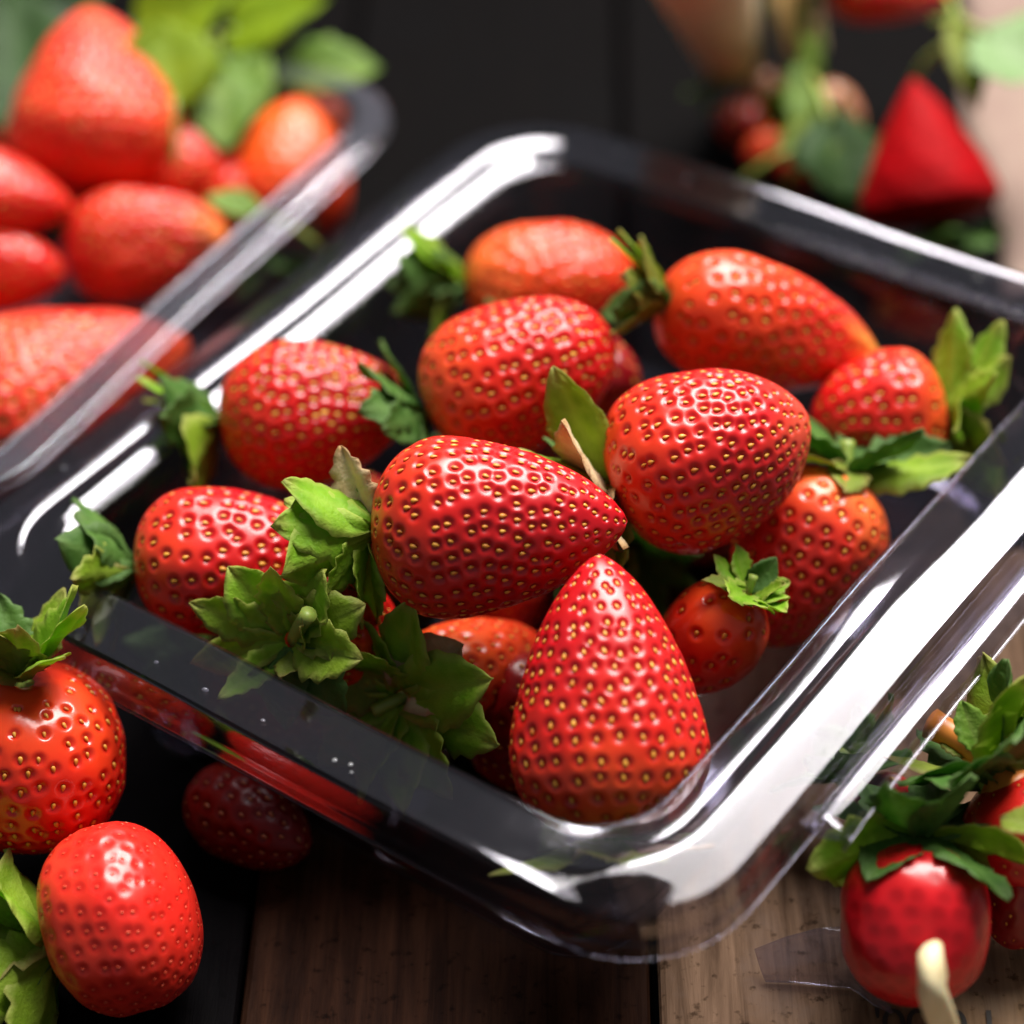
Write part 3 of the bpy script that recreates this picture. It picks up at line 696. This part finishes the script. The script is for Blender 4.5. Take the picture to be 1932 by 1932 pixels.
LB = leaf_mat('broad_leaf_lime', (.20, .34, .008), (.33, .46, .01), (.36, .5, .03), None, .5, .5)
LG = leaf_mat('broad_leaf_green', (.10, .22, .02), (.22, .36, .05), (.3, .42, .1), None, .45, .4)
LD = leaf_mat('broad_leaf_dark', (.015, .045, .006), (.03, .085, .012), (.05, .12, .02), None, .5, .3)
leaf('lime green leaf at the top edge behind the tallest berry', (250, 70), (450, -10), .046, .055, .030, LB, .1)
leaf('bright lime leaf at the top edge left of the dark table', (430, 60), (620, 0), .040, .050, .026, LB, .1)
leaf('yellow green leaf tucked against the tallest berry', (330, 200), (300, 40), .045, .055, .022, LB, .1)
leaf('mid green leaf above the orange topped strawberry', (395, 235), (500, 90), .035, .045, .018, LG, -.2)
leaf('mid green leaf pointing right over the far tray rim', (520, 150), (715, 110), .034, .037, .015, LG, -.3)
leaf('green leaf drooping between the tallest and the orange topped berries', (400, 110), (430, 270), .045, .038, .016, LG, -.3)
leaf('small dark green leaf on the near side of the orange topped berry', (490, 395), (385, 378), .036, .038, .007, LG, .1)
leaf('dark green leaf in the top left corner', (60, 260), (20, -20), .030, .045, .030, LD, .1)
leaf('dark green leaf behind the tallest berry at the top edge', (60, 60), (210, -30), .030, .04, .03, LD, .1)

# ---- hinge strip of the tray, a folded ledge along its right side
def offset_loc(u, v, z=0.0002): return tuple(E2 * u + E1 * v + np.array([0, 0, z]))
hp = [(.0751, .0345), (.0753, .0338), (.0756, .0335), (.0759, .0345), (.0761, .0357), (.0764, .0363), (.0770, .0364), (.0780, .0361), (.0790, .0357), (.0799, .0352), (.0803, .0345), (.0805, .0335)]
V = []; f = []; nh = 34
for i in range(nh):
    u = i / (nh - 1); e = -.0480 + .120 * u
    for q, (d, z) in enumerate(hp):
        tpr = min(1, u / .04, (1 - u) / .05); dd = .0751 + (d - .0751) * (1.15 - .35 * u)
        V.append((dd, e + .0012 * math.sin(q * .8) * (u < .01), z - .0008 * (1 - tpr) + .0003 * math.sin(u * 9)))
for i in range(nh - 1):
    for q in range(len(hp) - 1): f.append((i * len(hp) + q, i * len(hp) + q + 1, (i + 1) * len(hp) + q + 1, (i + 1) * len(hp) + q))
o = link('hinge_strip', mesh('hinge_strip', V, f, M_PET), main_tray); md = o.modifiers.new('t', 'SOLIDIFY'); md.thickness = .0006; md.offset = 0

# clear tab bent under the bottom right berry
pts_top = [at(1425, 1790, .004), at(1480, 1768, .0075), at(1540, 1752, .009), at(1590, 1748, .009), at(1606, 1790, .0085), at(1636, 1838, .0075), at(1672, 1880, .006)]
pts_bot = [at(1445, 1850, .0006), at(1500, 1852, .0006), at(1555, 1858, .0006), at(1605, 1862, .0006), at(1622, 1872, .0006), at(1650, 1893, .0006), at(1684, 1912, .0006)]
V = []; f = []
for i, (a, b) in enumerate(zip(pts_top, pts_bot)):
    for q in range(6):
        u = q / 5; p = a * (1 - u) + b * u; p = p + np.array([0, -.0012 * math.sin(u * math.pi), 0]); V.append(p)
for i in range(len(pts_top) - 1):
    for q in range(5): f.append((i * 6 + q, (i + 1) * 6 + q, (i + 1) * 6 + q + 1, i * 6 + q + 1))
# a flat lip turned back from the top edge
o = link('plastic_tab', mesh('plastic_tab', V, f, M_PET_MILKY), label='bent clear plastic tab standing on the tan plank under the bottom right berry', cat='plastic tab')
md = o.modifiers.new('t', 'SOLIDIFY'); md.thickness = .0006; md.offset = 0

# ---- bottom right berries
GR = 'dark red berries at the lower right'
m_smooth = berry_mat((.46, .004, .010), (.54, .006, .012), (.58, .010, .012), rough=.26)
s1 = strawberry('smooth dark red berry at the bottom right with a pale stalk curving over it', GR, (1735, 1592), (1712, 1897), 288, .0160, 5, 'squat', mat=m_smooth, res=1, seed=51, csize=.86, pit=.00006, smooth_skin=True,
           sepals=[(352, .0180, .0125, -18, -.3, BR, 55), (20, .016, .009, 10, 0, D), (318, .013, .009, -25, -.4, D), (265, .011, .0065, -58, -.2, Gn), (225, .018, .009, -20, -.3, D), (190, .018, .010, -5, -.3, Gn, -35), (160, .016, .010, 20, 0, D), (300, .015, .010, 20, .4, D), (240, .015, .010, 35, .3, D), (60, .016, .009, 30, 0, D), (110, .016, .009, 30, 0, D)])
strawberry('red berry cut by the right edge under olive sepals', GR, (1890, 1470), (2010, 1690), 260, .0190, 0, 'egg', mat=berry_mat((.50, .006, .010), (.58, .012, .012), (.60, .02, .012), rough=.25), res=1, seed=52, pit=.0001, seed_s=.5,
           sepals=[(175, .016, .008, 40, .2, Gn), (200, .016, .010, 70, -.3, D), (230, .017, .011, 55, -.5, Gn), (265, .017, .012, 35, -.6, D), (300, .016, .012, 30, -.6, D), (335, .015, .010, 35, -.4, D), (0, .015, .007, 40, 0, Y), (60, .014, .008, 40, 0, D), (140, .017, .008, 60, .1, Gn)],
           stem=dict(len=.012, r=.0022, mat=simple('orange_stalk', (.60, .16, .02), .4, var=(.75, .30, .05)), bend=(.2, .2)))
strawberry('darker berry in shade at the right edge beside the smooth one', GR, (1960, 1600), (1900, 1790), 190, .0110, 0, 'egg', mat=m_dark, res=0, seed=53, pit=.0002, seed_s=.5, caly_mat=Y)
strawberry('dark berry glimpsed behind the clear lid edge', GR, (1640, 1470), (1700, 1560), 110, .0110, 0, 'egg', mat=m_dark, res=0, seed=54, caly_mat=D)
pts = [at(1764, 1782, .0280), at(1762, 1790, .0285), at(1758, 1806, .0288), at(1756, 1840, .0275), at(1762, 1872, .0245), at(1771, 1905, .0210), at(1780, 1940, .0165), at(1790, 1980, .0100), at(1798, 2020, .0030)]
pale = link('stalk', tube_mesh('stalk', pts, [.0005, .0014, .0018, .0020, .0021, .0021, .0020, .0018, .0012], M_STEM_PALE, 14, .12), label='pale cream stalk bending down in front of the smooth dark berry', cat='stalk')
leaf('upright pointed green leaf at the right edge above the lower right berries', (1850, 1420), (1812, 1322), .030, .036, .006, LG, .1, 0, 'small leaves at the lower right')
leaf('frilly light green leaf at the right edge above the orange stalk', (1885, 1425), (1895, 1328), .028, .034, .010, M_LEAF, .2, 0, 'small leaves at the lower right')
leaf('curled lime leaf left of the pointed green one', (1835, 1425), (1772, 1382), .028, .030, .005, M_LEAF_Y, -.4, 0, 'small leaves at the lower right')
leaf('green leaf cut by the right edge of the picture', (1945, 1440), (1915, 1350), .028, .032, .010, LG, -.1, 0, 'small leaves at the lower right')
leaf('yellow green leaf over the red berry at the right edge', (1960, 1560), (1885, 1540), .036, .034, .006, M_LEAF_Y, -.2, 0, 'small leaves at the lower right')

# ---- behind the tray, upper right
GB = 'blurred berries behind the tray at the upper right'
m_t = berry_mat((.30, .001, .003), (.38, .001, .004), (.16, .001, .002), rough=.6, spec=.08)
strawberry('dark red cone shaped berry standing tip up behind the tray', GB, (1762, 425), (1722, 148), 262, .0230, 0, 'cone', mat=m_t, res=1, seed=61, pit=.0001, seed_s=.4, smooth_skin=True, caly_mat=D)
strawberry('small crimson berry at the left of the blurred cluster', GB, (1440, 240), (1345, 225), 100, .0110, 0, 'egg', mat=m_dark, res=0, seed=62, caly_mat=Y)
strawberry('small orange berry at the bottom of the blurred cluster', GB, (1490, 270), (1400, 300), 80, .0110, 0, 'egg', mat=m_orange, res=0, seed=63, caly_mat=LB)
strawberry('small red berry half under the blurred green leaf', GB, (1560, 310), (1465, 320), 85, .0100, 0, 'egg', mat=m_mid, res=0, seed=64, caly_mat=D)
strawberry('pinkish tan berry at the top of the blurred cluster', GB, (1420, 150), (1490, 215), 80, .0110, 0, 'egg', mat=berry_mat((.42, .17, .10), (.46, .20, .12), (.40, .2, .1)), res=0, seed=65, caly_mat=LG)
strawberry('second pinkish tan berry right of the blurred green stalk', GB, (1540, 170), (1625, 245), 85, .0120, 0, 'egg', mat=berry_mat((.42, .17, .10), (.46, .20, .12), (.40, .2, .1)), res=0, seed=66, caly_mat=LG)
strawberry('bright red berry cut by the top edge of the picture', GB, (1560, -30), (1800, -10), 130, .0300, 0, 'con', mat=berry_mat((.55, .008, .010), (.62, .012, .010), (.6, .02, .01)), res=0, seed=67, caly_mat=D)
LT = leaf_mat('broad_leaf_olive', (.10, .15, .006), (.16, .22, .012), (.2, .27, .03), None, .5, .35)
GS = 'blurred leaves behind the tray at the upper right'
leaf('blurred lime leaf in the upper right cluster', (1480, 290), (1590, 230), .020, .024, .014, LT, -.1, 0, GS)
leaf('blurred dark green leaf hanging beside the red cone', (1560, 220), (1610, 370), .026, .016, .020, LD, -.3, 0, GS)
leaf('thin upright green leaf in the upper right cluster', (1510, 240), (1508, 110), .020, .026, .007, LG, 0, 0, GS)
leaf('pale green leaf at the right edge near the linen cloth', (1850, 60), (1990, 140), .040, .036, .026, leaf_mat('broad_leaf_pale', (.26, .42, .16), (.34, .5, .24), (.4, .55, .3), None, .5, .4), -.2, 0, GS)
leaf('olive leaf arching down over the linen cloth', (1800, 30), (1850, 190), .040, .034, .008, M_LEAF_Y, -.3, 0, GS)
leaf('short olive leaf at the tip of the red cone', (1780, 90), (1830, 60), .036, .040, .006, M_LEAF_Y, -.3, 0, GS)

# linen cloth, rumpled, behind at the right
M_LINEN = simple('beige_linen', (.26, .17, .145), .85, var=(.34, .25, .20), scale=60, bstr=.5, bscale=900)
n_ = 60; V = []; f = []
c0 = at(1872, 470, 0.0); ey = at(1800, 0, 0) - c0; ey[2] = 0; ey /= np.linalg.norm(ey); ex = np.array([ey[1], -ey[0], 0])
for side in (1, -1):
    for i in range(n_):
        for q in range(n_):
            u, v = i / (n_ - 1), q / (n_ - 1)
            p = c0 + ex * (u * .26 + .002 * math.sin(v * 20)) + ey * (v * .30 + .004 * math.sin(u * 17) - .02)
            h = .0125 + .008 * math.sin(u * 9 + 2 * math.sin(v * 5)) * (.3 + .7 * u) + .003 * math.sin(v * 23 + u * 7)
            h *= min(1, u * 9) * min(1, v * 9) * .9 + .1
            V.append((p[0], p[1], max(h, .0012) + .0010 * (side > 0)))
off = n_ * n_
for i in range(n_ - 1):
    for q in range(n_ - 1):
        a = i * n_ + q; f.append((a, a + n_, a + n_ + 1, a + 1)); f.append((off + a, off + a + 1, off + a + n_ + 1, off + a + n_))
for i in range(n_ - 1):
    for a, b in (((i) * n_, (i + 1) * n_), ((i + 1) * n_ + n_ - 1, i * n_ + n_ - 1), (i + 1, i), ((n_ - 1) * n_ + i, (n_ - 1) * n_ + i + 1)):
        f.append((a, off + a, off + b, b))
link('linen_cloth', mesh('linen_cloth', V, f, M_LINEN), label='rumpled beige linen cloth at the upper right behind the berries', cat='cloth')

# turned wooden handles at the top
M_TAN = simple('turned_tan_wood', (.86, .66, .38), .6, var=(.92, .78, .52), scale=80, bstr=.5, bscale=300)
def handle(label, p0, z0, p1, z1, r0, r1, rings):
    A = at(*p0, z0); B = at(*p1, z1); pts = []; rr = []
    N_ = 40
    for q in range(N_ + 1):
        u = q / N_; pts.append(A * (1 - u) + B * u); r = r0 + (r1 - r0) * u
        r *= 1 - rings * (.5 + .5 * math.cos(u * 60)) ** 2
        if u > .9: r *= math.sqrt(max(.05, 1 - ((u - .9) / .1) ** 2 * .95))
        rr.append(r)
    root = link('wooden_handle', None, label=label, cat='handle', group='tan wooden handles at the top edge'); root.location = A
    link('shaft', tube_mesh('shaft', [p - A for p in pts], rr, M_TAN, 20), root)
handle('thick ringed tan wooden handle hanging into view at the top', (1290, -160), .075, (1385, 130), .012, .0135, .0062, .10)
handle('thin blurred tan wooden handle right of the thick one', (1480, -200), .060, (1520, 118), .008, .0065, .0045, .05)

# dark digits printed on the tan plank, cut by the bottom edge
fc = bpy.data.curves.new('printed_digits', 'FONT'); fc.body = "'00/0.1"; fc.size = .0078; fc.extrude = .00002; fc.space_character = .92
txt = bpy.data.objects.new('printed_digits', fc); COL.objects.link(txt)
mi, nt_, N2, L2, b2 = new_mat('black_ink'); b2.inputs['Base Color'].default_value = (.02, .015, .012, 1); b2.inputs['Roughness'].default_value = .7
fc.materials.append(mi)
bpy.context.view_layer.update()
pa = at(1648, 1960, 0); pb = at(1790, 1962, 0); d = pb - pa
txt.parent = plank_tan
Mw = Matrix.Translation(Vector((pa[0], pa[1], .0003))) @ Matrix.Rotation(math.atan2(d[1], d[0]), 4, 'Z')
bpy.context.view_layer.update()
txt.matrix_parent_inverse = Matrix.Identity(4)
txt.matrix_local = plank_tan.matrix_world.inverted() @ Mw
print('berries', COUNT['n'], 'tris', sum(len(o.data.polygons) * 2 for o in bpy.data.objects if o.type == 'MESH'))
